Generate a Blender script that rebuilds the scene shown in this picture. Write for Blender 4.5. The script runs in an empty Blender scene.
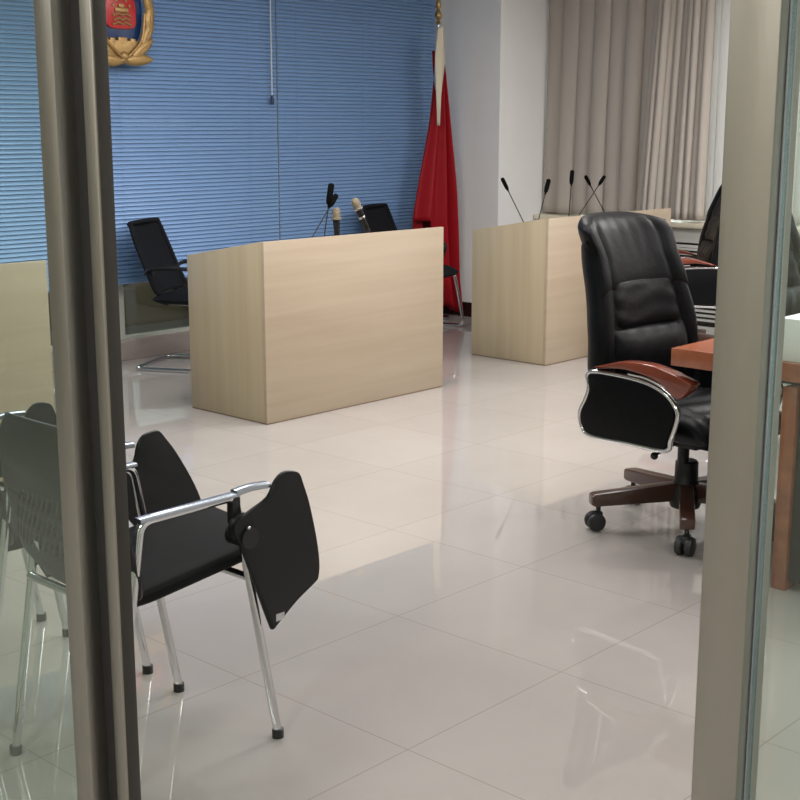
import bpy, bmesh, math, random
from mathutils import Vector, Matrix
random.seed(7)
S = bpy.context.scene
COL = S.collection
PI = math.pi
R = math.radians

# ------------------------------------------------------------------ camera
cam_data = bpy.data.cameras.new('camera'); cam = bpy.data.objects.new('camera', cam_data); COL.objects.link(cam)
S.camera = cam
cam_data.sensor_fit = 'HORIZONTAL'; cam_data.sensor_width = 36.0; cam_data.lens = 1306.0 / 800.0 * 36.0
cam_data.clip_start = 0.05; cam_data.clip_end = 200
cam.location = (0, 0, 1.5)
cam.rotation_euler = (R(90 - 11.9), 0, R(42.9 - 90))
# ------------------------------------------------------------------ world
W = bpy.data.worlds.new('world'); S.world = W; W.use_nodes = True
bg = W.node_tree.nodes['Background']; bg.inputs[0].default_value = (0.93, 0.96, 1.0, 1); bg.inputs[1].default_value = 3.2
# ------------------------------------------------------------------ exposure
S.view_settings.view_transform = 'Standard'; S.view_settings.look = 'None'
S.view_settings.exposure = 0.20; S.view_settings.gamma = 1.0; S.view_settings.use_curve_mapping = False
# ------------------------------------------------------------------ lights (ceiling panels of room, corridor, plus added fill in next room)
ROOM_LIGHTS = [(3.0, 0.6), (5.2, 0.6), (7.4, 0.6), (4.4, 2.7), (7.4, 2.7), (3.4, 4.8), (5.2, 4.3)]
ROOM_WATTS = [15, 25, 44, 40, 66, 44, 34]
def area(name, loc, size, power, color=(1, 0.96, 0.90), sy=None, rot=(0, 0, 0)):
    l = bpy.data.lights.new(name, 'AREA'); l.energy = power; l.color = color
    l.shape = 'RECTANGLE'; l.size = size; l.size_y = sy or size
    o = bpy.data.objects.new(name, l); COL.objects.link(o); o.location = loc; o.rotation_euler = rot
    return o
for (x, y), pw in zip(ROOM_LIGHTS, ROOM_WATTS):
    area('ceiling_lamp', (x, y, 2.775), 1.16, pw, (1, 0.975, 0.955))
area('corridor_lamp', (-0.7, 1.0, 2.775), 0.56, 44.0, (1, 0.96, 0.90))
area('corridor_lamp', (-0.7, 3.6, 2.775), 0.56, 34.0, (1, 0.96, 0.90))
area('next_room_fill_lamp', (4.6, 9.5, 2.775), 0.56, 20.0)  # added fill, unseen, so the room beyond the partition gets light

# ================================================================== materials
def new_mat(name):
    m = bpy.data.materials.new(name); m.use_nodes = True
    return m, m.node_tree.nodes, m.node_tree.links, m.node_tree.nodes['Principled BSDF']
def mat(name, col, rough=0.5, metal=0.0, spec=0.5, noise=0.0, nscale=20.0, bump=0.0, bscale=80.0, stretch=(1, 1, 1), coat=0.0, col2=None):
    m, N, L, P = new_mat(name)
    P.inputs['Base Color'].default_value = (*col, 1); P.inputs['Roughness'].default_value = rough
    P.inputs['Metallic'].default_value = metal; P.inputs['Specular IOR Level'].default_value = spec
    P.inputs['Coat Weight'].default_value = coat; P.inputs['Coat Roughness'].default_value = 0.12
    tc = N.new('ShaderNodeTexCoord'); mp = N.new('ShaderNodeMapping'); mp.inputs['Scale'].default_value = stretch
    L.new(tc.outputs['Object'], mp.inputs[0])
    if noise > 0 or col2:
        n = N.new('ShaderNodeTexNoise'); n.inputs['Scale'].default_value = nscale; n.inputs['Detail'].default_value = 5
        L.new(mp.outputs[0], n.inputs['Vector'])
        r = N.new('ShaderNodeMix'); r.data_type = 'RGBA'
        a = col2 if col2 else tuple(c * (1 - noise) for c in col)
        b = col if col2 else tuple(min(1, c * (1 + noise)) for c in col)
        r.inputs[6].default_value = (*a, 1); r.inputs[7].default_value = (*b, 1)
        L.new(n.outputs['Fac'], r.inputs[0]); L.new(r.outputs[2], P.inputs['Base Color'])
    if bump > 0:
        n2 = N.new('ShaderNodeTexNoise'); n2.inputs['Scale'].default_value = bscale; n2.inputs['Detail'].default_value = 4
        L.new(mp.outputs[0], n2.inputs['Vector'])
        bp = N.new('ShaderNodeBump'); bp.inputs['Strength'].default_value = bump; bp.inputs['Distance'].default_value = 0.01
        L.new(n2.outputs['Fac'], bp.inputs['Height']); L.new(bp.outputs[0], P.inputs['Normal'])
    return m

def tile_mat():
    m, N, L, P = new_mat('polished_floor_tile')
    P.inputs['Roughness'].default_value = 0.045; P.inputs['Specular IOR Level'].default_value = 0.85
    tc = N.new('ShaderNodeTexCoord'); mp = N.new('ShaderNodeMapping')
    mp.inputs['Location'].default_value = (-3.45 + 0.635 * 10, -3.25 + 0.625 * 16, 0)
    L.new(tc.outputs['Object'], mp.inputs[0])
    b = N.new('ShaderNodeTexBrick'); b.offset = 0.0; b.squash = 1.0
    b.inputs['Scale'].default_value = 1.0; b.inputs['Brick Width'].default_value = 0.635; b.inputs['Row Height'].default_value = 0.625
    b.inputs['Mortar Size'].default_value = 0.0018; b.inputs['Mortar Smooth'].default_value = 0.1
    b.inputs['Color1'].default_value = (0.405, 0.377, 0.357, 1); b.inputs['Color2'].default_value = (0.42, 0.392, 0.371, 1)
    b.inputs['Mortar'].default_value = (0.31, 0.275, 0.25, 1)
    L.new(mp.outputs[0], b.inputs['Vector'])
    n = N.new('ShaderNodeTexNoise'); n.inputs['Scale'].default_value = 1.6; n.inputs['Detail'].default_value = 6; n.inputs['Roughness'].default_value = 0.6
    L.new(tc.outputs['Object'], n.inputs['Vector'])
    mx = N.new('ShaderNodeMix'); mx.data_type = 'RGBA'; mx.blend_type = 'MULTIPLY'; mx.inputs[0].default_value = 1.0
    cr = N.new('ShaderNodeValToRGB'); cr.color_ramp.elements[0].position = 0.3; cr.color_ramp.elements[1].position = 0.7
    cr.color_ramp.elements[0].color = (0.90, 0.90, 0.90, 1); cr.color_ramp.elements[1].color = (1, 1, 1, 1)
    L.new(n.outputs['Fac'], cr.inputs[0]); L.new(b.outputs['Color'], mx.inputs[6]); L.new(cr.outputs[0], mx.inputs[7])
    L.new(mx.outputs[2], P.inputs['Base Color'])
    mr = N.new('ShaderNodeMapRange'); mr.inputs[3].default_value = 0.008; mr.inputs[4].default_value = 0.03
    L.new(n.outputs['Fac'], mr.inputs[0]); L.new(mr.outputs[0], P.inputs['Roughness'])
    return m

def wood_mat(name, c1, c2, rough, axis='X', scale=1.0, coat=0.0, rings=10.0):
    m, N, L, P = new_mat(name)
    P.inputs['Roughness'].default_value = rough; P.inputs['Coat Weight'].default_value = coat; P.inputs['Coat Roughness'].default_value = 0.1
    tc = N.new('ShaderNodeTexCoord'); mp = N.new('ShaderNodeMapping')
    st = {'X': (0.5, rings, rings), 'Y': (rings, 0.5, rings), 'Z': (rings, rings, 0.5)}[axis]
    mp.inputs['Scale'].default_value = tuple(s * scale for s in st)
    L.new(tc.outputs['Object'], mp.inputs[0])
    n = N.new('ShaderNodeTexNoise'); n.inputs['Scale'].default_value = 1.5; n.inputs['Detail'].default_value = 6; n.inputs['Distortion'].default_value = 0.4
    L.new(mp.outputs[0], n.inputs['Vector'])
    cr = N.new('ShaderNodeValToRGB'); cr.color_ramp.elements[0].position = 0.32; cr.color_ramp.elements[1].position = 0.68
    cr.color_ramp.elements[0].color = (*c1, 1); cr.color_ramp.elements[1].color = (*c2, 1)
    L.new(n.outputs['Fac'], cr.inputs[0]); L.new(cr.outputs[0], P.inputs['Base Color'])
    return m

def glass_mat(name, tint, refl=1.0):
    m = bpy.data.materials.new(name); m.use_nodes = True; N = m.node_tree.nodes; L = m.node_tree.links
    N.clear(); o = N.new('ShaderNodeOutputMaterial')
    t = N.new('ShaderNodeBsdfTransparent'); t.inputs[0].default_value = (*tint, 1)
    g = N.new('ShaderNodeBsdfGlossy'); g.inputs['Roughness'].default_value = 0.01; g.inputs[0].default_value = (0.95, 1, 0.97, 1)
    fr = N.new('ShaderNodeFresnel'); fr.inputs[0].default_value = 1.5
    ge = N.new('ShaderNodeNewGeometry'); ir = N.new('ShaderNodeMapRange'); ir.inputs[3].default_value = 1.5; ir.inputs[4].default_value = 1 / 1.5
    L.new(ge.outputs['Backfacing'], ir.inputs[0]); L.new(ir.outputs[0], fr.inputs[0])
    ml = N.new('ShaderNodeMath'); ml.operation = 'MULTIPLY'; ml.inputs[1].default_value = refl
    mx = N.new('ShaderNodeMixShader'); L.new(fr.outputs[0], ml.inputs[0]); L.new(ml.outputs[0], mx.inputs[0])
    L.new(t.outputs[0], mx.inputs[1]); L.new(g.outputs[0], mx.inputs[2]); L.new(mx.outputs[0], o.inputs[0])
    return m

def cloth_mat(name, col, trans=0.3, rough=0.9, sheer=0.0):
    m = bpy.data.materials.new(name); m.use_nodes = True; N = m.node_tree.nodes; L = m.node_tree.links
    P = N['Principled BSDF']; P.inputs['Base Color'].default_value = (*col, 1); P.inputs['Roughness'].default_value = rough
    P.inputs['Specular IOR Level'].default_value = 0.15
    tc = N.new('ShaderNodeTexCoord'); mp = N.new('ShaderNodeMapping'); mp.inputs['Scale'].default_value = (1, 1, 0.3)
    n2 = N.new('ShaderNodeTexNoise'); n2.inputs['Scale'].default_value = 260
    L.new(tc.outputs['Object'], mp.inputs[0]); L.new(mp.outputs[0], n2.inputs['Vector'])
    bp = N.new('ShaderNodeBump'); bp.inputs['Strength'].default_value = 0.15; bp.inputs['Distance'].default_value = 0.002
    L.new(n2.outputs['Fac'], bp.inputs['Height']); L.new(bp.outputs[0], P.inputs['Normal'])
    t = N.new('ShaderNodeBsdfTranslucent'); t.inputs[0].default_value = (*col, 1)
    mx = N.new('ShaderNodeMixShader'); mx.inputs[0].default_value = trans
    out = N['Material Output']
    L.new(P.outputs[0], mx.inputs[1]); L.new(t.outputs[0], mx.inputs[2])
    last = mx
    if sheer > 0:
        tr = N.new('ShaderNodeBsdfTransparent'); m2 = N.new('ShaderNodeMixShader'); m2.inputs[0].default_value = sheer
        L.new(mx.outputs[0], m2.inputs[1]); L.new(tr.outputs[0], m2.inputs[2]); last = m2
    L.new(last.outputs[0], out.inputs[0])
    return m

def emit_mat(name, col, st):
    m = bpy.data.materials.new(name); m.use_nodes = True; P = m.node_tree.nodes['Principled BSDF']
    P.inputs['Base Color'].default_value = (0.8, 0.8, 0.8, 1)
    P.inputs['Emission Color'].default_value = (*col, 1); P.inputs['Emission Strength'].default_value = st
    return m

M = {}
M['tile'] = tile_mat()
M['wall'] = mat('white_painted_wall', (0.82, 0.81, 0.805), 0.7, noise=0.03, nscale=3, bump=0.05, bscale=150)
M['ceiling'] = mat('ceiling_white', (0.75, 0.74, 0.72), 0.8)
M['corridor_wall'] = mat('corridor_wall_paint', (0.50, 0.47, 0.40), 0.6, noise=0.05, nscale=2)
M['desk'] = wood_mat('pale_maple_laminate_grain_across', (0.385, 0.305, 0.218), (0.435, 0.35, 0.258), 0.38, 'X')
M['desk_side'] = wood_mat('pale_maple_laminate_grain_upright', (0.40, 0.325, 0.212), (0.455, 0.375, 0.255), 0.38, 'Z')
M['desk_edge'] = mat('brown_desk_foot_edge', (0.22, 0.14, 0.08), 0.5)
M['redwood'] = wood_mat('reddish_brown_varnished_wood', (0.24, 0.065, 0.030), (0.36, 0.115, 0.055), 0.22, 'X', coat=0.5)
M['armwood'] = wood_mat('dark_red_varnished_wood', (0.145, 0.028, 0.014), (0.22, 0.05, 0.025), 0.2, 'Y', coat=0.6)
M['legwood'] = wood_mat('dark_walnut_stained_wood', (0.045, 0.02, 0.014), (0.085, 0.038, 0.026), 0.3, 'Y', coat=0.4)
M['leather'] = mat('black_leather', (0.0035, 0.004, 0.005), 0.42, spec=0.12, bump=0.14, bscale=38, noise=0.2, nscale=30)
M['blackplastic'] = mat('black_plastic', (0.011, 0.012, 0.013), 0.42, spec=0.4, bump=0.05, bscale=300)
M['tablet'] = mat('black_writing_tablet', (0.010, 0.011, 0.012), 0.5, spec=0.3, bump=0.04, bscale=400)
M['seatplastic'] = mat('matt_black_seat_plastic', (0.006, 0.0065, 0.007), 0.7, spec=0.12, bump=0.05, bscale=300)
M['rubber'] = mat('dark_castor_rubber', (0.02, 0.021, 0.023), 0.45)
M['mesh'] = mat('black_chair_mesh', (0.007, 0.008, 0.011), 0.85, spec=0.2, bump=0.4, bscale=500)
M['chrome'] = mat('chrome', (0.72, 0.73, 0.75), 0.10, metal=1.0)
M['satin'] = mat('satin_aluminium', (0.46, 0.51, 0.58), 0.26, metal=1.0)
M['steel'] = mat('brushed_stainless_steel', (0.40, 0.39, 0.36), 0.36, metal=1.0, noise=0.16, nscale=2.2, bump=0.06, bscale=60, stretch=(1, 1, 0.15))
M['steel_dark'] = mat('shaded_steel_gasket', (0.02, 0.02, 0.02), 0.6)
M['stop_shade'] = mat('dark_brown_stop_shade', (0.035, 0.031, 0.026), 0.35)  # shade colour for the side face of the steel stop
M['glass'] = glass_mat('greenish_glass', (0.875, 0.94, 0.905), 1.3)
M['clear'] = glass_mat('clear_window_glass', (0.93, 0.97, 0.95), 0.6)
M['blind'] = mat('blue_aluminium_slat', (0.20, 0.34, 0.60), 0.33, metal=0.25, spec=0.6)
M['cord'] = mat('white_cord', (0.62, 0.66, 0.72), 0.6)
M['tassel'] = mat('dark_cord_tassel', (0.01, 0.02, 0.06), 0.4)
M['curtain'] = cloth_mat('taupe_curtain_fabric', (0.475, 0.43, 0.385), 0.12)
M['sheer'] = cloth_mat('white_sheer_fabric', (0.62, 0.60, 0.58), 0.35, sheer=0.05)
M['red'] = cloth_mat('red_flag_satin', (0.33, 0.009, 0.016), 0.12, 0.45)
M['cream'] = cloth_mat('cream_flag_sleeve', (0.72, 0.66, 0.52), 0.1)
M['gold'] = mat('antique_gold', (0.43, 0.275, 0.11), 0.42, metal=0.6, noise=0.25, nscale=40, bump=0.3, bscale=60)
M['brass'] = mat('dull_brass', (0.42, 0.28, 0.12), 0.35, metal=0.9)
M['navy'] = mat('navy_enamel', (0.012, 0.035, 0.12), 0.3)
M['enamel_red'] = mat('red_enamel', (0.48, 0.02, 0.02), 0.3)
M['granite'] = mat('pinkish_grey_polished_stone', (0.33, 0.28, 0.265), 0.10, noise=0.15, nscale=14)
M['darkstone'] = mat('dark_red_brown_polished_skirting', (0.035, 0.010, 0.010), 0.08)
M['whitepaint'] = mat('white_powder_coat', (0.62, 0.62, 0.56), 0.4)
M['louver'] = mat('white_louvre_paint', (0.62, 0.63, 0.61), 0.45)
M['duct'] = mat('dark_cavity', (0.10, 0.10, 0.09), 0.8)
M['sill'] = mat('cream_stone_sill', (0.68, 0.63, 0.50), 0.25, noise=0.05, nscale=10)
M['frame_white'] = mat('pale_partition_frame', (0.50, 0.51, 0.46), 0.4)
M['sofa'] = mat('brown_sofa_leather', (0.16, 0.115, 0.075), 0.5, noise=0.2, nscale=6, bump=0.2)
M['sticker'] = mat('silver_sticker', (0.55, 0.56, 0.56), 0.35, noise=0.3, nscale=160)
M['paper'] = mat('white_card', (0.85, 0.85, 0.85), 0.6)
M['micgold'] = mat('champagne_mesh_head', (0.30, 0.255, 0.18), 0.5, metal=0.5, bump=0.6, bscale=900)
M['silver'] = mat('silver_ring', (0.7, 0.7, 0.7), 0.25, metal=1.0)
M['foam'] = mat('black_foam', (0.004, 0.004, 0.004), 0.9, spec=0.05, bump=0.3, bscale=500)
M['panel_light'] = emit_mat('light_diffuser', (1, 0.97, 0.92), 0.8)
M['black_panel'] = mat('black_modesty_panel', (0.012, 0.011, 0.012), 0.4)

# ================================================================== mesh builder
class MB:
    def __init__(s): s.bm = bmesh.new()
    def _add(s, b2, mtx=None):
        if mtx is not None: bmesh.ops.transform(b2, matrix=mtx, verts=b2.verts)
        me = bpy.data.meshes.new('t'); b2.to_mesh(me); b2.free(); s.bm.from_mesh(me); bpy.data.meshes.remove(me); return s
    def box(s, x0, x1, y0, y1, z0, z1, bev=0.0, seg=2, mtx=None):
        b = bmesh.new(); bmesh.ops.create_cube(b, size=1)
        for v in b.verts: v.co = Vector((x0 + (v.co.x + .5) * (x1 - x0), y0 + (v.co.y + .5) * (y1 - y0), z0 + (v.co.z + .5) * (z1 - z0)))
        if bev > 0: bmesh.ops.bevel(b, geom=b.edges[:], offset=bev, segments=seg, affect='EDGES', profile=0.5)
        return s._add(b, mtx)
    def cyl(s, p0, p1, r0, r1=None, n=20, bev=0.0):
        p0, p1 = Vector(p0), Vector(p1); d = p1 - p0
        b = bmesh.new(); bmesh.ops.create_cone(b, cap_ends=True, segments=n, radius1=r0, radius2=r0 if r1 is None else r1, depth=d.length)
        if bev > 0:
            es = [e for e in b.edges if any(len(f.verts) > 4 for f in e.link_faces)]
            bmesh.ops.bevel(b, geom=es, offset=bev, segments=2, affect='EDGES', profile=0.5)
        return s._add(b, Matrix.Translation((p0 + p1) / 2) @ d.to_track_quat('Z', 'Y').to_matrix().to_4x4())
    def sph(s, c, r, sc=(1, 1, 1), rot=None, n=16):
        b = bmesh.new(); bmesh.ops.create_uvsphere(b, u_segments=n, v_segments=max(6, n // 2 + 2), radius=r)
        mtx = Matrix.Translation(c) @ (rot or Matrix()) @ Matrix.Diagonal((*sc, 1))
        return s._add(b, mtx)
    def lathe(s, prof, n=24, mtx=None):
        b = bmesh.new(); rings = []
        for r, z in prof:
            rings.append([b.verts.new((max(r, 1e-4) * math.cos(2 * PI * k / n), max(r, 1e-4) * math.sin(2 * PI * k / n), z)) for k in range(n)])
        for a, c in zip(rings, rings[1:]):
            for k in range(n): b.faces.new((a[k], a[(k + 1) % n], c[(k + 1) % n], c[k]))
        b.faces.new(rings[0][::-1]); b.faces.new(rings[-1])
        return s._add(b, mtx)
    def prism(s, pts, axis, a0, a1, bev=0.0, seg=2, mtx=None):
        """outline pts (u,v); axis 'x': u=y v=z; 'y': u=x v=z; 'z': u=x v=y"""
        b = bmesh.new()
        f = {'x': lambda u, v, a: (a, u, v), 'y': lambda u, v, a: (u, a, v), 'z': lambda u, v, a: (u, v, a)}[axis]
        A = [b.verts.new(f(u, v, a0)) for u, v in pts]; B = [b.verts.new(f(u, v, a1)) for u, v in pts]
        n = len(pts); b.faces.new(A); b.faces.new(B[::-1])
        for k in range(n): b.faces.new((A[k], B[k], B[(k + 1) % n], A[(k + 1) % n]))
        bmesh.ops.recalc_face_normals(b, faces=b.faces)
        if bev > 0:
            es = [e for e in b.edges if any(len(q.verts) == n for q in e.link_faces)]
            bmesh.ops.bevel(b, geom=es, offset=bev, segments=seg, affect='EDGES', profile=0.5)
        return s._add(b, mtx)
    def tube(s, pts, r, n=12, closed=False, sub=6, flat=None):
        """smooth tube through pts; flat=(w,h) gives a rounded strip section (w sideways, h upwards)"""
        P = [Vector(p) for p in pts]
        if sub > 1: P = spline(P, sub, closed)
        b = bmesh.new(); rings = []; m = len(P)
        up = Vector((0, 0, 1)); prevn = None
        for i in range(m):
            if closed: t = (P[(i + 1) % m] - P[i - 1]).normalized()
            else: t = (P[min(i + 1, m - 1)] - P[max(i - 1, 0)]).normalized()
            if prevn is None:
                a = up if abs(t.z) < 0.95 else Vector((1, 0, 0)); nrm = (a - t * a.dot(t)).normalized()
            else: nrm = (prevn - t * prevn.dot(t)).normalized()
            prevn = nrm; bi = t.cross(nrm)
            rr = r(i / (m - 1)) if callable(r) else r
            ring = []
            for k in range(n):
                an = 2 * PI * k / n; cx, cy = math.cos(an), math.sin(an)
                if flat:
                    e = 0.5; cx = math.copysign(abs(cx) ** e, cx) * flat[1] / 2; cy = math.copysign(abs(cy) ** e, cy) * flat[0] / 2
                    ring.append(b.verts.new(P[i] + nrm * cx + bi * cy))
                else: ring.append(b.verts.new(P[i] + nrm * cx * rr + bi * cy * rr))
            rings.append(ring)
        for i in range(m if closed else m - 1):
            a, c = rings[i], rings[(i + 1) % m]
            for k in range(n): b.faces.new((a[k], a[(k + 1) % n], c[(k + 1) % n], c[k]))
        if not closed: b.faces.new(rings[0][::-1]); b.faces.new(rings[-1])
        bmesh.ops.recalc_face_normals(b, faces=b.faces)
        return s._add(b)
    def grid(s, fn, nu, nv, skip=None, mtx=None):
        b = bmesh.new(); g = [[b.verts.new(fn(i / nu, j / nv)) for j in range(nv + 1)] for i in range(nu + 1)]
        for i in range(nu):
            for j in range(nv):
                if skip and skip(i, j): continue
                b.faces.new((g[i][j], g[i + 1][j], g[i + 1][j + 1], g[i][j + 1]))
        for v in [v for v in b.verts if not v.link_faces]: b.verts.remove(v)
        return s._add(b, mtx)
    def pillow(s, fn, w, h, t, nu=28, nv=24, p=4.0, back=0.35, ridge=None):
        """closed cushion: fn(u,v,c) maps u,v in [-1,1] and thickness c to a point"""
        b = bmesh.new()
        def prof(u, v): return max(0.0, (1 - abs(u) ** p) * (1 - abs(v) ** p)) ** 0.5
        F, B = {}, {}
        for i in range(nu + 1):
            for j in range(nv + 1):
                u = -1 + 2 * i / nu; v = -1 + 2 * j / nv
                u = math.sin(u * PI / 2) * .6 + u * .4; v = math.sin(v * PI / 2) * .6 + v * .4
                k = prof(u, v); e = ridge(u, v) if ridge else 0
                F[i, j] = b.verts.new(fn(u, v, t * k + e * k))
                if 0 < i < nu and 0 < j < nv: B[i, j] = b.verts.new(fn(u, v, -t * back * k))
                else: B[i, j] = F[i, j]
        for i in range(nu):
            for j in range(nv):
                b.faces.new((F[i, j], F[i + 1, j], F[i + 1, j + 1], F[i, j + 1]))
                q = [B[i, j + 1], B[i + 1, j + 1], B[i + 1, j], B[i, j]]
                try: b.faces.new(q)
                except ValueError: pass
        bmesh.ops.recalc_face_normals(b, faces=b.faces)
        return s._add(b)
    def build(s, name, m, parent=None, smooth=True, solid=0.0, subsurf=0):
        me = bpy.data.meshes.new(name)
        s.bm.normal_update(); s.bm.to_mesh(me); s.bm.free()
        me.materials.append(M[m] if isinstance(m, str) else m)
        if smooth:
            me.polygons.foreach_set('use_smooth', [True] * len(me.polygons))
            try: me.set_sharp_from_angle(angle=R(38))
            except Exception: pass
        o = bpy.data.objects.new(name, me); COL.objects.link(o)
        if parent: o.parent = parent
        if solid: md = o.modifiers.new('s', 'SOLIDIFY'); md.thickness = solid; md.offset = 0
        if subsurf: md = o.modifiers.new('d', 'SUBSURF'); md.levels = subsurf; md.render_levels = subsurf
        return o

def spline(P, sub, closed):
    out = []; n = len(P)
    rng = range(n) if closed else range(n - 1)
    for i in rng:
        p1, p2 = P[i], P[(i + 1) % n]
        p0 = P[i - 1] if (closed or i > 0) else p1 * 2 - p2
        p3 = P[(i + 2) % n] if (closed or i + 2 < n) else p2 * 2 - p1
        for k in range(sub):
            t = k / sub
            out.append(0.5 * ((2 * p1) + (p2 - p0) * t + (2 * p0 - 5 * p1 + 4 * p2 - p3) * t * t + (3 * p1 - p0 - 3 * p2 + p3) * t ** 3))
    if not closed: out.append(P[-1])
    return out

def fillet(pts, r, n=5):
    """round the inner corners of a polyline with arcs (for bent tubes)"""
    P = [Vector(p) for p in pts]; out = [P[0]]
    for a, b, c in zip(P, P[1:], P[2:]):
        u = (a - b); v = (c - b); d = min(r, u.length * .48, v.length * .48)
        p, q = b + u.normalized() * d, b + v.normalized() * d
        for k in range(n + 1):
            t = k / n; out.append(p * (1 - t) ** 2 + b * 2 * t * (1 - t) + q * t * t)
    out.append(P[-1]); return out

def smooth_outline(pts, sub=5):
    return [(v.x, v.y) for v in spline([Vector((a, b, 0)) for a, b in pts], sub, True)]

def tag(o, label=None, cat=None, group=None, kind=None):
    if label: o['label'] = label
    if cat: o['category'] = cat
    if group: o['group'] = group
    if kind: o['kind'] = kind
    return o
def thing(name, label, cat, loc=(0, 0, 0), rz=0.0, group=None):
    o = bpy.data.objects.new(name, None); COL.objects.link(o); o.empty_display_size = 0.1
    o.location = loc; o.rotation_euler = (0, 0, rz); return tag(o, label, cat, group)
def copy_tree(o, parent=None):
    c = o.copy(); COL.objects.link(c); c.parent = parent
    for ch in [x for x in list(COL.objects) if x.parent == o]: copy_tree(ch, c)
    return c
def again(o, label, loc, rz):
    c = copy_tree(o); c.location = loc; c.rotation_euler = (0, 0, rz); c['label'] = label; return c
def struct(name, mb, m, parent=None, **k): return tag(mb.build(name, m, parent, **k), kind='structure')

# ================================================================== the setting
YB = 7.0       # blind / partition side
XR = 8.62      # window wall
XG = 1.15      # entrance glass wall (corridor face)
struct('floor', MB().box(-1.8, 9.0, -2.2, 10.4, -0.10, 0.0), 'tile', smooth=False)
struct('ceiling', MB().box(-1.8, 9.0, -2.2, 10.4, 2.80, 2.9), 'ceiling', smooth=False)
struct('wall_front', MB().box(-1.8, 9.0, -2.3, -2.2, 0, 2.8), 'wall', smooth=False)
struct('wall_corridor', MB().box(-1.9, -1.8, -2.3, 10.4, 0, 2.8), 'corridor_wall', smooth=False)
struct('wall_corridor_end', MB().box(-1.8, 1.14, YB + .2, YB + .3, 0, 2.8), 'corridor_wall', smooth=False)
# window wall with two window openings
w = MB()
WINS = [(4.05, 6.05), (0.2, 2.9)]
w.box(XR, XR + .24, -2.2, 10.4, 0, 0.80)
w.box(XR, XR + .24, -2.2, 10.4, 2.45, 2.8)
w.box(XR, XR + .24, -2.2, 0.2, .8, 2.45); w.box(XR, XR + .24, 2.9, 4.05, .8, 2.45); w.box(XR, XR + .24, 6.05, 10.4, .8, 2.45)
struct('wall_window_side', w, 'wall', smooth=False)
for k, (a, b) in enumerate(WINS):
    f = MB(); t = .05
    f.box(XR + .10, XR + .16, a, b, .80, .80 + t); f.box(XR + .10, XR + .16, a, b, 2.45 - t, 2.45)
    nm = 2
    for j in range(nm + 1):
        yy = a + (b - a - t) * j / nm
        f.box(XR + .10, XR + .16, yy, yy + t, .80 + t, 2.45 - t)
    fr = struct('window_%d' % (k + 1), f, 'whitepaint', smooth=False)
    struct('window_pane', MB().box(XR + .125, XR + .131, a + t, b - t, .80 + t, 2.45 - t), 'clear', fr, smooth=False)
# column in the far corner
CX, CY = 7.96, 6.365
struct('wall_column', MB().box(CX, XR, CY, YB + .1, 0, 2.8), 'wall', smooth=False)
sk = MB(); sk.box(CX - .012, CX, CY - .012, YB - .02, 0, .115); sk.box(CX, XR, CY - .012, CY, 0, .115)
struct('baseboard_column', sk, 'darkstone', smooth=False)
struct('trim_1', MB().box(CX - .014, CX, CY - .014, YB - .02, .115, .122).box(CX, XR, CY - .014, CY, .115, .122), 'whitepaint', smooth=False)
# far glazed partition behind the blinds
struct('trim_2', MB().box(XG + .06, CX, YB, YB + .14, 0, .131, .004), 'granite')
pf = MB()
for x in (1.3, 2.48, 3.68, 4.885, 6.08, 7.28, 7.92):
    pf.box(x, x + .055, YB + .029, YB + .091, .131, 2.75)
pf.box(1.2, CX, YB + .03, YB + .09, 2.72, 2.8); pf.box(1.2, CX, YB + .03, YB + .09, .130, .150)
win3 = struct('window_3', pf, 'frame_white', smooth=False)
struct('window_pane', MB().box(1.2, CX, YB + .055, YB + .063, .14, 2.74), 'glass', win3, smooth=False)
struct('wall_beyond_partition', MB().box(1.14, 9.0, 10.3, 10.4, 0, 2.8), 'wall', smooth=False)
# room behind the camera-left end
struct('wall_left_end', MB().box(XG, XG + .12, YB + .0, 10.4, 0, 2.8), 'wall', smooth=False)

# radiator casing and sill along the window wall
struct('trim_3', MB().box(XR - .22, XR, -2.2, CY - .012, .765, .805, .006), 'sill')
lc = MB(); lc.box(XR - .16, XR, -2.2, CY - .015, .655, .765); lc.box(XR - .165, XR - .155, -2.2, CY - .015, .62, .64)
z = .60
lv = MB()
while z > .06:
    lv.box(XR - .165, XR - .125, -2.2, CY - .015, z, z + .016, mtx=None)
    z -= .034
cas = thing('radiator_cover', 'white slatted radiator cover running under the cream window sill', 'radiator cover', (0, 0, 0))
lc.build('top_board', 'louver', cas, smooth=False)
lv.build('slat_panel', 'louver', cas, smooth=False)
MB().box(XR - .11, XR - .10, -2.2, CY - .015, 0.0, .655).build('back_board', 'duct', cas, smooth=False)
MB().box(XR - .17, XR - .12, -2.2, CY - .015, 0.0, .05).build('base_rail', 'louver', cas, smooth=False)

# ------------------------------------------------------------------ entrance glazing with stainless frame
# left jamb: outer frame post, dark gap, slim inner stop
lj = MB(); lj.box(XG, XG + .041, 1.793, 1.842, 0, 2.8, .003)
d1 = struct('door_1', lj, 'steel')
struct('door_stop', MB().box(XG + .025, XG + .052, 1.725, 1.758, 0, 2.26, .005, 3), 'steel', d1)
struct('door_stop_shade', MB().box(XG + .028, XG + .0515, 1.7225, 1.7255, 0, 2.26, .001), 'stop_shade', d1)  # dark strip paints shade onto the stop's side face
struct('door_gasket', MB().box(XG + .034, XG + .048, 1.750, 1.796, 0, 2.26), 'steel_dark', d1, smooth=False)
rj = MB(); rj.box(XG, XG + .0165, .5915, .644, 0, 2.8, .0015); rj.box(XG + .0165, XG + .050, .594, .644, 0, 2.8)
struct('door_jamb', rj, 'steel', d1)
struct('door_jamb_bead', MB().box(XG + .0165, XG + .0285, .5895, .594, 0, 2.8, .0012), 'satin', d1)
struct('door_header', MB().box(XG, XG + .05, .648, 1.793, 2.26, 2.33, .003), 'steel', d1)
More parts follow.
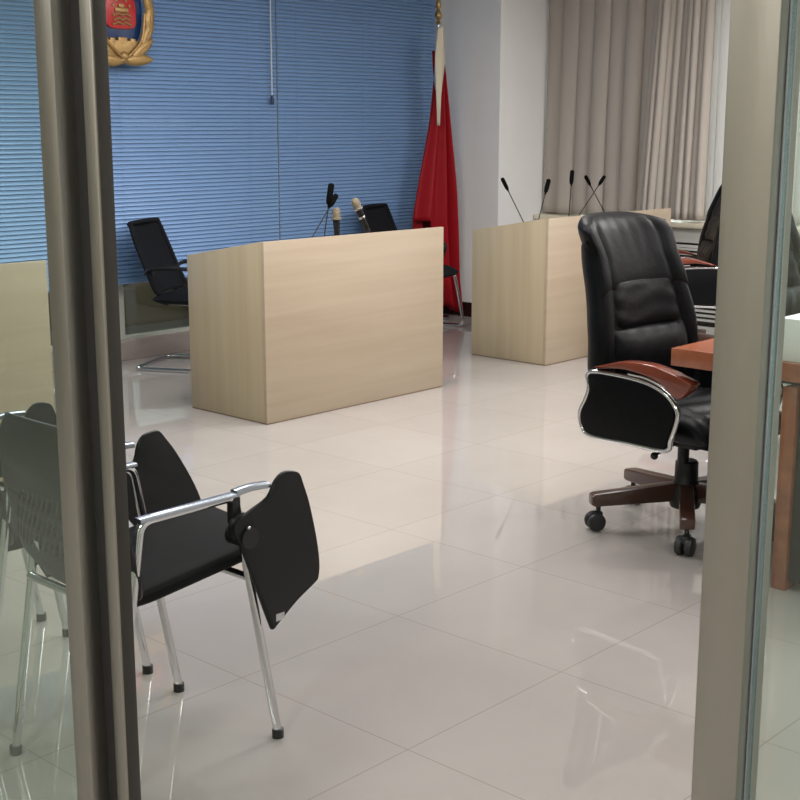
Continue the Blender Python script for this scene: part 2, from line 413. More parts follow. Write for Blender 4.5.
struct('door_transom_pane', MB().box(XG + .02, XG + .03, .648, 1.793, 2.33, 2.8), 'glass', d1, smooth=False)
for k, (a, b) in enumerate(((1.842, 4.40), (4.45, YB + .2), (-2.2, .5895))):
    fr = MB()
    if k == 1: fr.box(XG, XG + .05, 4.40, 4.45, 0, 2.8, .003)
    fr.box(XG + .005, XG + .045, a, b, 0, .05); fr.box(XG + .005, XG + .045, a, b, 2.76, 2.8)
    f = struct('window_%d' % (k + 4), fr, 'steel')
    struct('window_pane', MB().box(XG + .018, XG + .030, a, b, .05, 2.76), 'glass', f, smooth=False)

# ------------------------------------------------------------------ ceiling lights
root = thing('ceiling_light', 'flush square white ceiling panel light overhead, above the frame of the view', 'ceiling light', (ROOM_LIGHTS[0][0], ROOM_LIGHTS[0][1], 2.8), 0, 'ceiling panel lights')
MB().box(-.61, .61, -.61, .61, -.018, 0, .004).build('frame', 'whitepaint', root)
MB().box(-.59, .59, -.59, .59, -.022, -.017).build('diffuser', 'panel_light', root, smooth=False)
for (x, y) in ROOM_LIGHTS[1:] + [(-0.7, 1.0), (-0.7, 3.6), (4.6, 9.5)]:  # last panel is added and unseen, housing the next room's fill
    c = copy_tree(root); c.location = (x, y, 2.8)

# ================================================================== sofa beyond the partition
t = thing('sofa', 'brown leather sofa on short feet seen below the blue blinds through the partition glass', 'sofa', (5.95, 8.0, 0), R(0))
MB().box(-.85, .85, -.40, .38, .10, .40, .05, 3).build('seat', 'sofa', t)
MB().box(-.85, .85, .22, .42, .38, .80, .06, 3).build('backrest', 'sofa', t)
for s in (-1, 1):
    MB().box(s * .95 - .11, s * .95 + .11, -.42, .42, .10, .60, .05, 3).build('armrest', 'sofa', t)
    for q in (-1, 1): MB().cyl((s * .88, q * .34, 0), (s * .88, q * .34, .11), .018, .03).build('leg', 'blackplastic', t)

# ================================================================== venetian blinds
def make_blind(x0, x1, label, cordx=None):
    zb, zt = .515, 2.72; yb = YB - .035
    t = thing('venetian_blind', label, 'window blind', (x0, yb, 0), 0, None)
    wd = x1 - x0
    b = bmesh.new(); zz = zb + .02; tilt = R(66); hw = .0136; seg = max(1, int(wd / .4))
    while zz < zt - .03:
        rows = []
        for (a, bulge) in ((-1, 0), (-.33, .0020), (.33, .0020), (1, 0)):
            y = math.cos(tilt) * hw * a - bulge * math.sin(tilt); zc = zz + math.sin(tilt) * hw * a - bulge * math.cos(tilt) * 0
            rows.append([b.verts.new((wd * i / seg, y, zc + .0006 * math.sin(i * 2.1 + zz * 40))) for i in range(seg + 1)])
        for r0, r1 in zip(rows, rows[1:]):
            for i in range(seg): b.faces.new((r0[i], r0[i + 1], r1[i + 1], r1[i]))
        zz += .0262
    mb = MB(); mb._add(b); mb.build('slats', 'blind', t)
    MB().box(0, wd, -.016, .016, zb - .012, zb + .006, .003).build('bottom_rail', 'blind', t)
    MB().box(0, wd, -.02, .02, zt - .03, zt, .003).build('head_rail', 'blind', t)
    for fx in ((.10, .5, .90) if wd > 1.2 else (.15, .85)):
        MB().cyl((wd * fx, -.0155, zb), (wd * fx, -.0155, zt - .03), .0011, n=6).build('ladder_cord', 'blind', t)
    if cordx is not None:
        cd = MB().cyl((cordx - x0, -.03, 1.70), (cordx - x0, -.03, zt - .02), .0045, n=8).build('pull_cord', 'cord', t)
        MB().lathe([(0, 0), (.012, .004), (.014, .03), (.009, .055), (.004, .065)], 12, Matrix.Translation((cordx - x0, -.03, 1.635))).build('tassel', 'tassel', cd)
    return t
make_blind(1.25, 3.60, 'blue venetian blind left of the entrance post, seen through the greenish side pane')
make_blind(3.61, 6.235, 'left blue venetian blind with a white pull cord, behind the gold wreath badge', 6.168)
make_blind(6.245, 7.90, 'right blue venetian blind, ending behind the red flag')

# ================================================================== wall badge
t = thing('wall_badge', 'round gold wreath badge with navy and red enamel hung on the blue blinds', 'emblem', (4.90, YB - .115, 2.115), 0)
YE = .052
sh = [(-.14, .155), (-.09, .17), (0, .155), (.09, .17), (.14, .155), (.15, .05), (.135, -.05), (.085, -.13), (0, -.175), (-.085, -.13), (-.135, -.05), (-.15, .05)]
MB().prism(smooth_outline(sh, 4), 'y', 0, YE, .006).build('navy_shield', 'navy', t)
MB().prism(smooth_outline([(-.085, .13), (0, .145), (.085, .13), (.10, .03), (.085, -.028), (0, -.038), (-.085, -.028), (-.10, .03)], 4), 'y', -.012, .004, .004).build('red_field', 'enamel_red', t)
g = MB()
for dz, wv in ((-.018, .062), (.006, .055), (0.03, .06)):
    g.tube([(-wv, -.016, dz), (-wv * .4, -.02, dz + .012), (0, -.02, dz + .004), (wv * .4, -.02, dz + .012), (wv, -.016, dz)], .006, n=8)
g.box(-.045, .045, -.022, -.008, .05, .075, .005); g.box(-.02, .02, -.022, -.008, .075, .095, .004)
for k in range(5):
    a = R(90 + (k - 2) * 32); g.sph((.06 * math.cos(a), -.016, .060 + .06 * math.sin(a)), .009, (1, .5, 1), n=8)
g.build('relief_figure', 'gold', t)
g = MB()
# battlement band and bow at the foot of the shield
g.prism([(-.12, -.10), (-.085, -.10), (-.085, -.088), (-.05, -.088), (-.05, -.10), (-.03, -.10), (-.03, -.083), (.03, -.083), (.03, -.10), (.05, -.10), (.05, -.088), (.085, -.088), (.085, -.10), (.12, -.10), (.11, -.17), (0, -.225), (-.11, -.17)], 'y', -.022, .03, .005)
g.sph((0, -.028, -.185), .028, (1, .6, .9))
g.build('gold_base', 'gold', t)
def leaf(cx, cz, ang, L, wv):
    mtx = Matrix.Translation((cx, -.018, cz)) @ Matrix.Rotation(-ang, 4, 'Y')
    m = MB(); m.pillow(lambda u, v, c: (u * L, -c, v * wv * (1 - abs(u) ** 2.2) ** .75 + .10 * L * (1 - u * u) * 0.35), 1, 1, .020, 14, 8, p=2.2, back=.6)
    m.tube([(-L * .95, -.012, 0), (0, -.022, .035 * L), (L * .95, -.006, 0)], .0028, n=6, sub=3)
    bmesh.ops.transform(m.bm, matrix=mtx, verts=m.bm.verts)
    return m
for s in (-1, 1):
    for (cx, cz, an, L, wv) in ((.095, -.205, 4, .105, .034), (.125, -.145, 38, .10, .036), (.165, -.06, 62, .095, .034), (.185, .03, 80, .09, .034), (.18, .12, 100, .085, .032), (.15, .195, 122, .075, .028), (.095, .235, 145, .06, .022)):
        a = R(an); m = leaf(s * cx, cz, a if s > 0 else PI - a, L, wv)
        m.build('leaf', 'gold', t)
for s in (-1, 1):
    MB().tube([(s * -.03, -.03, -.215), (s * .04, -.032, -.175), (s * .12, -.03, -.09), (s * .15, -.024, .05)], .008, n=8).build('ribbon', 'gold', t)
MB().cyl((0, .04, .1), (0, .072, .1), .012).build('hook', 'brass', t)
t.scale = (1.1, 1.1, 1.1)

# ================================================================== flag
t = thing('flag_stand', 'tall flagpole with brass finial standing in the far corner by the white column', 'flagpole', (7.70, 6.76, 0))
MB().cyl((0, 0, .03), (0, 0, 2.27), .012).build('pole', 'satin', t)
MB().lathe([(.0, 0), (.10, 0), (.10, .02), (.05, .04), (.022, .06), (.02, .09), (0, .09)], 24).build('base', 'satin', t)
MB().lathe([(.013, 2.24), (.02, 2.25), (.014, 2.262), (.012, 2.275), (.024, 2.29), (.028, 2.31), (.018, 2.335), (.012, 2.35), (.022, 2.37), (.018, 2.40), (.004, 2.46)], 16).build('finial', 'brass', t)
def flag_fn(u, v, lft, rgt, ztop, zbot, amp, ph, y0):
    z = ztop + (zbot(u) - ztop) * v
    a, b = lft(z), rgt(z); x = a + (b - a) * u
    wd = (b - a)
    y = y0 + amp * min(1, wd / .35) * (math.sin(u * PI * 5 + ph + z * .8) + .5 * math.sin(u * 23 + z * 1.3))
    return (x, y, z)
def lerp(z, tab):
    for (z0, a), (z1, b) in zip(tab, tab[1:]):
        if z1 <= z <= z0: return a + (b - a) * (z0 - z) / (z0 - z1)
    return tab[-1][1] if z < tab[-1][0] else tab[0][1]
fl = thing('flag', 'red flag with cream hoist sleeve hanging in folds from the corner flagpole', 'flag', (0, 0, 0))
LT = [(2.16, 7.665), (1.9, 7.655), (1.5, 7.595), (1.1, 7.50), (.80, 7.435), (.5, 7.44), (.05, 7.50)]
RT = [(2.16, 7.70), (1.95, 7.715), (1.6, 7.76), (1.2, 7.80), (.7, 7.84), (.3, 7.87), (.05, 7.925)]
zb_ = lambda u: .78 + .0 * u if u < .22 else (.78 - (u - .22) / .1 * .5 if u < .32 else .03 + .18 * (1 - u) ** 1)
MB().grid(lambda u, v: flag_fn(u, v, lambda z: lerp(z, LT), lambda z: lerp(z, RT), 2.10, zb_, .040, .4, 6.71), 90, 40).build('flag_cloth', 'red', fl, solid=.003)
MB().grid(lambda u, v: flag_fn(u, v, lambda z: lerp(z, LT) + .05, lambda z: lerp(z, RT) - .03, 2.05, lambda u: .16, .03, 2.1, 6.80), 70, 30).build('back_fold', 'red', fl, solid=.003)
def sleeve(u, v):
    z = 2.215 - v * .72
    w_ = .042 + .034 * min(1, v / .3) if v < .35 else .076 * (1 - (v - .35) / .65)
    c = 7.612 - .012 * v - .03 * max(0, v - .35)
    a = -PI / 2 + (u - .5) * PI * 1.1
    return (c + (u - .5) * w_ * 1.5, 6.635 + .05 * abs(u - .5), z)
MB().grid(sleeve, 10, 30).build('hoist_sleeve', 'cream', fl, solid=.004)

# ================================================================== curtains, rod
rod = thing('curtain_rod', 'long pale curtain rod above the window, out of frame', 'curtain rod', (0, 0, 0))
MB().cyl((XR - .17, -1.6, 2.69), (XR - .17, 6.32, 2.69), .016).build('rod', 'whitepaint', rod)
for y in (-1.5, 3.3, 6.25): MB().cyl((XR - .17, y, 2.69), (XR, y, 2.69), .01).build('bracket', 'whitepaint', rod)
def curtain(label, y0t, y1t, y0b, y1b, waves, amp, x0, zbot, m='curtain', seed=0, nv=26, name='curtain', sharp=1.0):
    rnd = random.Random(seed); K = waves; ph = [rnd.uniform(-.35, .35) for _ in range(K + 2)]; am = [rnd.uniform(.45, 1.15) for _ in range(K + 2)]
    def fn(u, v):
        z = 2.655 + (zbot - 2.655) * v
        y = (y0t + (y0b - y0t) * v) + ((y1t + (y1b - y1t) * v) - (y0t + (y0b - y0t) * v)) * u
        q = u * K; i = min(int(q), K - 1); fr = q - i
        fr2 = min(1, max(0, fr + ph[i] * .25 * math.sin(PI * fr)))
        s = math.sin(PI * fr2) ** sharp
        x = x0 - amp * am[i] * s * (.85 + .2 * v) + .006 * math.sin(u * 40 + v * 3)
        y += .35 * (y1b - y0b) / K * math.sin(2 * PI * fr) * (-.6)
        return (x, y, z)
    o = MB().grid(fn, K * 12, nv).build(name, m, None, solid=.002)
    return tag(o, label, 'curtain')
curtain('flat wide taupe curtain panel next to the white column behind the microphones', 5.30, 6.335, 5.34, 6.345, 7, .075, XR - .075, .815, seed=3, sharp=1.2)
curtain('tightly gathered taupe curtain with dense folds beside the bright sheer', 4.85, 5.31, 4.86, 5.42, 10, .085, XR - .16, .822, seed=5, sharp=.9)
curtain('white sheer curtain lit by the window behind the second leather chair', 3.2, 5.10, 3.2, 5.10, 24, .022, XR - .045, .82, 'sheer', seed=8, name='sheer_curtain')
curtain('taupe curtain drawn over the window beside the conference table', 0.0, 2.15, 0.0, 2.15, 16, .06, XR - .13, .815, seed=9)

# ================================================================== desks
DH = .93
def make_desk(label):
    t = thing('judge_desk', label, 'desk', (0, 0, 0), 0, 'pale wooden court desks in a row')
    Wd, D, T = 1.36, .615, .022
    MB().box(0, Wd, 0, T, .006, DH, .0015).build('front_panel', 'desk', t)
    for x in (0, Wd - T):
        MB().prism([(T, .006), (D, .006), (D, .826), (T, DH)], 'x', x, x + T, .0015).build('side_panel', 'desk_side', t)
    MB().box(T, Wd - T, T, D - .02, .735, .76, .001).build('worktop', 'desk', t)
    MB().box(T, Wd - T, .30, .318, .30, .735, .001).build('modesty_panel', 'desk', t)
    f = MB(); f.box(.003, Wd - .003, .003, T - .003, 0, .006); f.box(.003, T - .003, T, D - .003, 0, .006); f.box(Wd - T + .003, Wd - .003, T, D - .003, 0, .006)
    f.build('foot_edge', 'desk_edge', t, smooth=False)
    return t
dA = make_desk('pale wooden court desk in the middle, holding two handheld microphones'); dA.location = (4.298, 4.918, 0)
dB = again(dA, 'pale wooden court desk by the curtains with five gooseneck microphones', (6.612, 4.882, 0), 0); dB.scale = (1.05, 1, 1)
dC = again(dA, 'pale wooden court desk seen only through the greenish side pane at far left', (3.075 - 1.36, 4.93, 0), 0)

# ---------------------------------------------------------------- microphones
def goose(label, xb, zb, xt, zt, y, group='gooseneck conference microphones', clen=.095, cr=.0125, bow=0.0):
    """stem seen from (xb,zb) up to tip (xt,zt); base stands on worktop z=.76"""
    dx, dz = xt - xb, zt - zb
    k = (zb - .80) / dz; bx = xb - dx * k * .9
    t = thing('gooseneck_microphone', label, 'microphone', (bx, y, .76), 0, group)
    MB().prism([(-.055, 0), (.055, 0), (.05, .022), (-.02, .036), (-.05, .03)], 'x', -.04, .04, .004).build('base', 'blackplastic', t)
    L = math.hypot(dx, dz); ux, uz = dx / L, dz / L
    cb = (xt - ux * clen - bx, 0, zt - uz * clen - .76)
    mid = ((xb - bx) * .6 + bow, 0, (zb - .76) * .6 + .02)
    MB().tube([(0, 0, .03), mid, (xb - bx + bow * .5, 0, zb - .76), cb], .0032, n=8).build('gooseneck', 'blackplastic', t)
    tip = Vector((xt - bx, 0, zt - .76)); d = (tip - Vector(cb)).normalized()
    mt = Matrix.Translation(cb) @ d.to_track_quat('Z', 'Y').to_matrix().to_4x4()
    MB().lathe([(.005, -.012), (.006, 0), (cr * .8, .008), (cr, .03), (cr, clen - .012), (cr * .8, clen - .003), (.002, clen)], 16, mt).build('capsule', 'foam', t)
    return t
goose('gooseneck microphone leaning left, leftmost on the desk by the curtains', 6.698, .898, 6.476, 1.175, 5.15)
goose('gooseneck microphone leaning right, second from left on the desk by the curtains', 6.867, .908, 6.966, 1.155, 5.15, cr=.015)
goose('upright gooseneck microphone standing alone in the middle of the desk by the curtains', 7.198, .918, 7.222, 1.206, 5.15, cr=.0145)
goose('gooseneck microphone of the crossed pair that leans right from its left base', 7.278, .914, 7.559, 1.158, 5.12, clen=.085)
goose('gooseneck microphone of the crossed pair that leans left from its right base', 7.657, .909, 7.416, 1.162, 5.18, clen=.085)
goose('taller gooseneck microphone of the close pair on the middle desk', 4.918, .905, 4.978, 1.192, 5.13, cr=.017, clen=.12)
goose('shorter gooseneck microphone of the close pair on the middle desk, tilted right', 4.90, .907, 5.085, 1.125, 5.20, cr=.015, clen=.085)
def hand_mic(label, slabel, xb, zb, xt, zt, y, ring=False):
    d = Vector((xt - xb, 0, zt - zb)).normalized()
    L = .235; tip = Vector((xt, y, zt)); bot = tip - d * L
    s = thing('microphone_stand', slabel, 'microphone stand', (bot.x - .01, y, .76), 0, 'small microphone desk stands')
    MB().lathe([(0, 0), (.055, 0), (.055, .008), (.02, .014), (.006, .02), (.006, .04), (0, .04)], 24).build('base', 'blackplastic', s)
    cpt = bot + d * .05
    MB().tube([(0, 0, .035), ((cpt.x - bot.x) * .4, -.012, .05), (cpt.x - bot.x + .01, -.020, cpt.z - .76)], .005, n=8).build('clip', 'blackplastic', s)
    t = thing('handheld_microphone', label, 'microphone', tuple(bot), 0, 'handheld wireless microphones')
    q = d.to_track_quat('Z', 'Y').to_matrix().to_4x4()
    MB().lathe([(0, 0), (.014, .0), (.016, .01), (.0165, .10), (.021, .165), (.0215, .172), (0, .172)], 20, q).build('body', 'blackplastic', t)
    MB().lathe([(.021, .168), (.0225, .178), (.0240, .192), (.0230, .210), (.017, .222), (.007, .228), (0, .228)], 20, q).build('grille', 'micgold', t)
    MB().lathe([(.0215, .160), (.0275, .163), (.0275, .172), (.0215, .175)], 20, q).build('collar_ring', 'silver' if ring else 'micgold', t)
    if ring: MB().lathe([(.0175, .10), (.0195, .102), (.0195, .112), (.0180, .115)], 20, q).build('body_band', 'silver', t)
hand_mic('upright handheld microphone with champagne grille on the middle desk', 'small black stand under the upright handheld microphone', 5.035, .903, 5.029, 1.066, 5.15)
hand_mic('tilted handheld microphone with pale grille and silver band, by the black mesh chair back', 'small black stand under the tilted handheld microphone', 5.278, .911, 5.165, 1.108, 5.15, True)

# ================================================================== mesh-back cantilever chairs
def make_office(label):
    t = thing('mesh_office_chair', label, 'chair', (0, 0, 0), 0, 'black mesh cantilever chairs behind the desks')
    # local: faces +Y, x to its right
    fr = []
    hw = .245
    P_ = [(-.19, -.12, .425), (-.215, .20, .425), (-hw, .275, .013), (-hw, -.34, .013), (hw, -.34, .013), (hw, .275, .013), (.215, .20, .425), (.19, -.12, .425)]
    MB().tube(fillet(P_, .06), .0125, n=12, sub=1).build('sled_frame', 'chrome', t)
    for s in (-1, 1):
        MB().tube([(s * .195, -.255, .60), (s * hw, -.20, .635), (s * (hw + .01), -.05, .645), (s * (hw + .01), .07, .635), (s * hw, .11, .59), (s * .235, .06, .47), (s * .20, .02, .415)], .014, n=12, flat=(.04, .018)).build('armrest', 'blackplastic', t)
    MB().tube([(-.205, .19, .415), (0, .185, .412), (.205, .19, .415)], .011, n=10, sub=4).build('seat_rail', 'blackplastic', t)
    MB().pillow(lambda u, v, c: (u * .235 * (1 - .06 * (v < 0) * abs(v)), v * .23 + .01,   .445 + c - .03 * max(0, v) ** 3), 1, 1, .042, 24, 24, p=5, back=1.0).build('seat', 'mesh', t)
    def bk(x, z):  # curved reclined back
        h = (z - .46) / .46
        return -.195 - .19 * h + .025 * (x / .2) ** 2 - .015 * math.sin(h * PI)
    out = [(-.185, .475), (-.215, .62), (-.21, .80), (-.195, .885), (-.17, .905), (.17, .905), (.195, .885), (.21, .80), (.215, .62), (.185, .475)]
    MB().tube([(x, bk(x, z), z) for x, z in out], .015, n=10, closed=True, sub=5).build('back_frame', 'mesh', t)
    def mesh_fn(u, v):
        z = .478 + v * .424; hwz = lerp(1 - v, [(1.0, .17), (.66, .212), (.25, .203), (0.0, .165)]) if False else (.182 + .032 * math.sin(min(1, v / .35) * PI / 2) - .03 * max(0, v - .3) / .7)
        x = (u - .5) * 2 * hwz
        return (x, bk(x, z), z)
    MB().grid(mesh_fn, 16, 20).build('back_mesh', 'mesh', t, solid=.006)
    MB().tube([(-.2, bk(-.2, .60), .60), (0, bk(0, .60) - .02, .60), (.2, bk(.2, .60), .60)], .02, n=10).build('lumbar_bar', 'blackplastic', t)
    for s in (-1, 1): MB().tube([(s * .12, bk(.12, .50), .50), (s * .12, -.22, .43), (s * .14, -.15, .41)], .014, n=8).build('back_bracket', 'blackplastic', t)
    return t
o1 = make_office('black mesh office chair with chrome sled frame left of the middle desk')
o1.location = (5.12, 6.48, 0); o1.rotation_euler = (0, 0, R(-62 - 90))
o2 = again(o1, 'black mesh office chair behind the right end of the middle desk, beside the red flag', (7.19, 6.50, 0), R(-72 - 90))

# ================================================================== leather executive chairs
def make_exec(label):
    t = thing('executive_chair', label, 'chair', (0, 0, 0), 0, 'black leather executive chairs')
    # local: faces +Y. base star
    BO = Matrix.Translation((-.025, 0, 0))
    for k in range(5):
        a = R(37 + 72 * k); mtx = BO @ Matrix.Rotation(a - PI / 2, 4, 'Z')
        lg = MB(); lg.prism([(.03, .108), (.355, .096), (.37, .103), (.37, .136), (.36, .144), (.03, .178)], 'x', -.027, .027, .005, 2)
        bmesh.ops.transform(lg.bm, matrix=mtx, verts=lg.bm.verts)
        o = lg.build('leg', 'legwood', t)
        c = MB(); sw = R(random.uniform(-60, 60)); m2 = mtx @ Matrix.Translation((0, .338, 0)) @ Matrix.Rotation(sw, 4, 'Z')
        for s in (-1, 1): c.cyl((s * .005, .012, .035), (s * .032, .012, .035), .035, n=22, bev=.008)
        c.cyl((0, 0, .045), (0, 0, .102), .009); c.box(-.016, .016, -.016, .035, .040, .075, .010)
        bmesh.ops.transform(c.bm, matrix=m2, verts=c.bm.verts)
        c.build('castor', 'rubber', o)
    MB().lathe([(0, .075), (.055, .08), (.062, .10), (.060, .155), (.045, .185), (.043, .255), (.036, .262), (0, .262)], 28, BO).build('hub', 'blackplastic', t)
    MB().cyl((0, 0, .255), (0, 0, .36), .022).build('gas_column', 'blackplastic', t)
    m = MB().box(-.09, .09, -.13, .12, .335, .375, .01); m.build('tilt_mechanism', 'blackplastic', t)
    MB().tube([(.08, .02, .345), (.16, .03, .34), (.24, .05, .335)], .006, n=8).sph((.25, .052, .334), .014).build('tilt_lever', 'blackplastic', t)
    MB().cyl((-.03, .125, .352), (-.03, .165, .352), .02).build('tension_knob', 'chrome', t)
    # seat: plump two-layer cushion
    def seatf(u, v, c):
        z = .435 + c - .035 * max(0, v) ** 2.5 + .02 * abs(u) ** 3
        return (u * .265, v * .275 + .01, z)
    MB().pillow(seatf, 1, 1, .075, 34, 34, p=5, back=.85, ridge=lambda u, v: -.012 * math.exp(-((abs(u) - .72) / .05) ** 2) + .004 * math.sin(v * 17 + 3 * u)).build('seat', 'leather', t)
    # back spine (y offset as a function of height)
    def sp(z):
        h = (z - .45) / .72
        return -.262 - .02 * h - .120 * h * h + .028 * math.sin(h * PI * 1.15)
    def bmap(hw, z0, z1, off, wrap=.05, rolled=0.0, dome=0.0):
        def f(u, v, c):
            z = (z0 + z1) / 2 + v * (z1 - z0) / 2 - dome * abs(u) ** 4 * (v > 0) * v
            return (u * hw(z), sp(z) + off + c + wrap * abs(u) ** 2.6, z + rolled * c)
        return f
    hwB = lambda z: lerp(z, [(1.17, .218), (1.11, .252), (1.03, .240), (.90, .262), (.78, .288), (.62, .300), (.42, .25)])
    MB().pillow(bmap(hwB, .42, 1.08, 0, .075), 1, 1, .066, 34, 40, p=7, back=1.15,
                ridge=lambda u, v: -.014 * math.exp(-((abs(u) - .70) / .045) ** 2)).build('backrest', 'leather', t)
    hwC = lambda z: hwB(z) * .70
    MB().pillow(bmap(lambda z: hwB(z) * 1.0,   .885, 1.170, .022, .075, -.22, .032), 1, 1, .062, 40, 26, p=4.5, back=1.2,
                ridge=lambda u, v: -.016 * math.exp(-((abs(u) - .72) / .05) ** 2) + .0015 * math.sin(u * 23 + 2 * v) * (v > .1)).build('headrest_cushion', 'leather', t)
    MB().pillow(bmap(hwC, .745, .945, .035, .03), 1, 1, .048, 30, 24, p=6, back=.5,
                ridge=lambda u, v: .006 * math.sin(7 * v + 2.5 * abs(u) * v) * abs(u) ** 2 + .0015 * math.sin(9 * (v + .5 * u))).build('middle_cushion', 'leather', t)
    MB().pillow(bmap(lambda z: hwB(z) * .76, .48, .765, .045, .03), 1, 1, .075, 30, 24, p=3.2, back=.5,
                ridge=lambda u, v: .005 * math.sin(15 * u + 6 * v) * abs(v)).build('lumbar_cushion', 'leather', t)
    sh_ = MB().pillow(lambda u, v, c: (u * (hwB(.8 + v * .33) - .06), sp(.8 + v * .33) - .050 - c + .06 * abs(u) ** 2.6, .8 + v * .33), 1, 1, .025, 20, 24, p=6, back=.6)
    sh_.build('back_shell', 'blackplastic', t)
    # arms
    loop = [(-.16, .632), (-.06, .640), (.07, .632), (.155, .605), (.203, .555), (.206, .515), (.185, .445), (.165, .404), (.015, .400), (-.145, .398), (-.186, .428), (-.194, .478), (-.172, .528), (-.158, .575)]
    for s in (-1, 1):
        ax = s * .325
        AS = 1.08
        wd = [(-.12, .648), (-.06, .668), (0, .684), (.10, .688), (.18, .674), (.235, .658), (.268, .645), (.266, .628), (.245, .600), (.222, .584), (.195, .596), (.15, .628), (.07, .650), (-.02, .655), (-.12, .640)]
        w = MB().prism(smooth_outline([(a * AS - .025, b - .004) for a, b in wd], 3), 'x', ax - .028, ax + .028, .006, 2)
        ar = w.build('armrest', 'armwood', t)
        MB().tube([(ax, y * AS - .025, z - .018) for y, z in loop], .0095, n=12, closed=True, sub=5).build('arm_loop', 'chrome', ar)
        pan = [(y * .955 * AS - .025, .497 + (z - .515) * .945) for y, z in loop]
        MB().prism(smooth_outline(pan, 4), 'x', ax - .012, ax + .012, .004).build('side_panel', 'leather', ar)
        MB().box(min(ax, s * .25), max(ax, s * .25), -.10, .10, .40, .425, .004).build('arm_bracket', 'blackplastic', ar)
        MB().tube([(ax + s * .026, .0, .640), (ax + s * .029, .08, .636), (ax + s * .026, .16, .614)], .004, n=8).build('chrome_trim', 'chrome', ar)
    return t
e1 = make_exec('black leather executive chair with red wood arms at the near end of the conference table')
e1.location = (4.215, 2.462, 0); e1.rotation_euler = (0, 0, R(-95 - 90))
again(e1, 'black leather executive chair by the radiator cover, half hidden by the right steel post', (7.475, 4.45, 0), R(130 - 90))
again(e1, 'black leather executive chair on the long side of the table, seen through the right pane', (5.62, 2.62, 0), R(-88 - 90))

# ================================================================== conference table
t = thing('conference_table', 'reddish-brown wooden conference table, its corner jutting past the right steel post', 'table', (3.826, 1.0, 0))
MB().box(0, 3.2, 0, 1.30, .700, .76, .002).build('tabletop', 'redwood', t)
MB().box(.16, 3.04, .16, 1.14, .68, .70).build('apron', 'black_panel', t, smooth=False)
for x in (.015, 3.105):
    for y in (.845, .12): MB().box(x, x + .08, y, y + .05, 0, .68, .003).build('leg', 'redwood', t)
MB().box(.035, .06, .17, .845, .03, .68).build('end_panel', 'black_panel', t, smooth=False)
MB().box(3.14, 3.165, .17, .845, .03, .68).build('end_panel', 'black_panel', t, smooth=False)
MB().box(.06, 3.14, .55, .575, .10, .68).build('modesty_panel', 'black_panel', t, smooth=False)
bx = MB().box(3.85, 3.99, 1.62, 1.925, .76, .898, .003).build('paper_box', 'paper'); tag(bx, 'white box standing on the end of the reddish conference table', 'box')

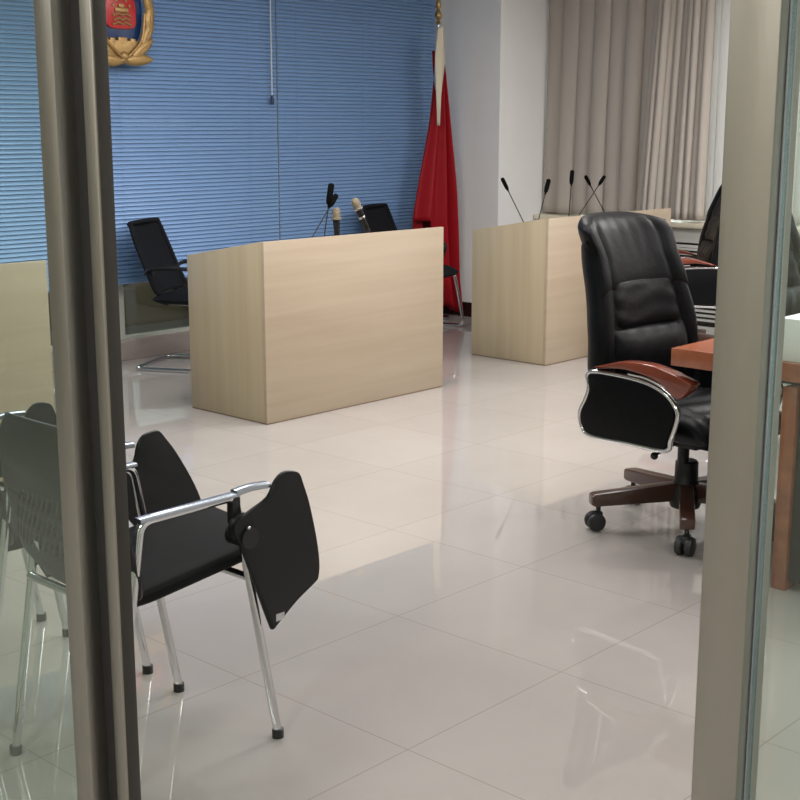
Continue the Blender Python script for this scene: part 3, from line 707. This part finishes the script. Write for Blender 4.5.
# ================================================================== tablet training chairs
def make_training(label):
    """local: faces +Y, x to its right; world placement turns +Y to +X"""
    t = thing('tablet_arm_chair', label, 'chair', (0, 0, 0), 0, 'black tablet-arm chairs in a row by the glass wall')
    hw = .20     # arm spacing half
    for s in (-1, 1):
        fr = MB().tube(fillet([(s * hw, -.300, .012), (s * hw, -.192, .648), (s * hw, .075, .650), (s * hw, .195, .012)], .03, 6), .011, n=12, sub=1)
        f = fr.build('side_frame', 'chrome', t)
        MB().tube([(s * hw, -.200, .653), (s * hw, .082, .655)], .01, n=16, flat=(.028, .011), sub=1).build('arm_bar', 'satin', f)
        for y in (-.300, .195): MB().cyl((s * hw, y, 0), (s * hw, y, .022), .015, n=14).build('foot', 'rubber', f)
    MB().cyl((-hw, -.233, .44), (hw, -.233, .44), .010).build('cross_bar', 'chrome', t)
    MB().cyl((-hw, .115, .44), (hw, .115, .44), .010).build('cross_bar', 'chrome', t)
    def seatf(u, v, c):
        rx = .185
        return (u * rx, .045 + v * .26, .480 + c + .028 * v + .012 * u * u - .02 * max(0, v) ** 4)
    MB().pillow(seatf, 1, 1, .018, 26, 26, p=9, back=2.0).build('seat', 'seatplastic', t)
    # backrest with slots
    NU, NV = 64, 46
    def bkf(u, v):
        x = (u - .5) * .48 - .03; z = .455 + v * .395
        edge = 1 - .14 * max(0, (v - .8) / .2) ** 2 * 1 - .10 * max(0, (.15 - v) / .15) ** 2
        wn = max(0, 1 - ((u - .5) / .47) ** 4) * max(0, 1 - ((v - .36) / .34) ** 4)
        x = x * edge + .75 * (v - .36) * .395 * wn
        y = -.225 - .055 * v - .02 * math.sin(v * PI) + .035 * ((u - .5) * 2) ** 2
        return (x, y, z - .012 * ((u - .5) * 2) ** 2 * (1 if v > .5 else -1))
    def skip(i, j):
        if 7 <= i < NU - 7 and 9 <= j < 27:
            return (i % 3 == 0) and ((j - 9) % 6 < 4)
        return False
    MB().grid(bkf, NU, NV, skip).build('backrest', 'blackplastic', t, solid=.012)
    def stk(u, v):
        p = bkf(.5 + (-.104 + (u - .5) * .020 + (v - .5) * .012) / .48, (.522 - .455) / .395 + (v - .5) * .115)
        return (-.134 + (u - .5) * .020 + (v - .5) * .016, p[1] - .0105, p[2])
    MB().grid(stk, 2, 3).build('back_sticker', 'sticker', t, solid=.001)
    for s in (-1, 1): MB().tube([(s * .165, -.20, .44), (s * .17, -.225, .50), (s * .16, -.235, .60)], .010, n=8).build('back_strut', 'blackplastic', t)
    # folded writing tablet on the right arm
    # outline (forward, height) of the hanging board
    tb = [(.238, .688), (.208, .690), (.182, .672), (.160, .640), (.115, .622), (.060, .600), (.052, .575), (.070, .545), (.105, .455), (.155, .325), (.166, .306), (.185, .318), (.245, .358), (.305, .388), (.318, .400), (.322, .44), (.312, .51), (.290, .600), (.272, .650), (.260, .678)]
    xr = hw + .024
    tb = [(a - .010, b) for a, b in tb]
    tt = MB().prism(smooth_outline(tb, 3), 'x', xr, xr + .014, .004).build('writing_tablet', 'tablet', t)
    MB().box(xr + .0142, xr + .0150, .163, .190, .325, .343, mtx=Matrix.Identity(4)).build('sticker', 'sticker', tt, smooth=False)
    pv = MB().tube([(hw, .075, .659), (hw + .004, .12, .664), (hw + .012, .168, .663)], .012, n=10, sub=4, flat=(.030, .014)); pv.build('pivot_arm', 'satin', t)
    MB().box(hw - .012, hw + .012, .060, .085, .585, .650, .004).sph((hw + .01, .083, .575), .034, (.6, 1, 1.1)).cyl((hw - .02, .085, .555), (hw + .045, .085, .555), .026).build('hinge', 'blackplastic', t)
    MB().sph((hw + .046, .078, .583), .005, n=8).build('hinge_screw', 'chrome', t)
    return t
AX, AY = 1.815, 2.485
c1 = make_training('black tablet-arm chair nearest the door opening, its board hanging beside the left steel post')
c1.location = (AX, AY, 0); c1.rotation_euler = (0, 0, R(-90))
c2 = again(c1, 'middle black tablet-arm chair of the row, its board just right of the left steel post', (AX + .015, AY + .56, 0), R(-90))
for ch in COL.objects:
    if ch.parent == c2 and ch.name.startswith('writing_tablet'):   # this board hangs swung further forward
        q = Vector((0, .20, .655)); ch.matrix_local = Matrix.Translation(q) @ Matrix.Rotation(R(17), 4, 'X') @ Matrix.Translation(-q)
again(c1, 'farthest black tablet-arm chair of the row, its rounded board tip seen through the side pane', (AX + .03, AY + 1.125, 0), R(-90))
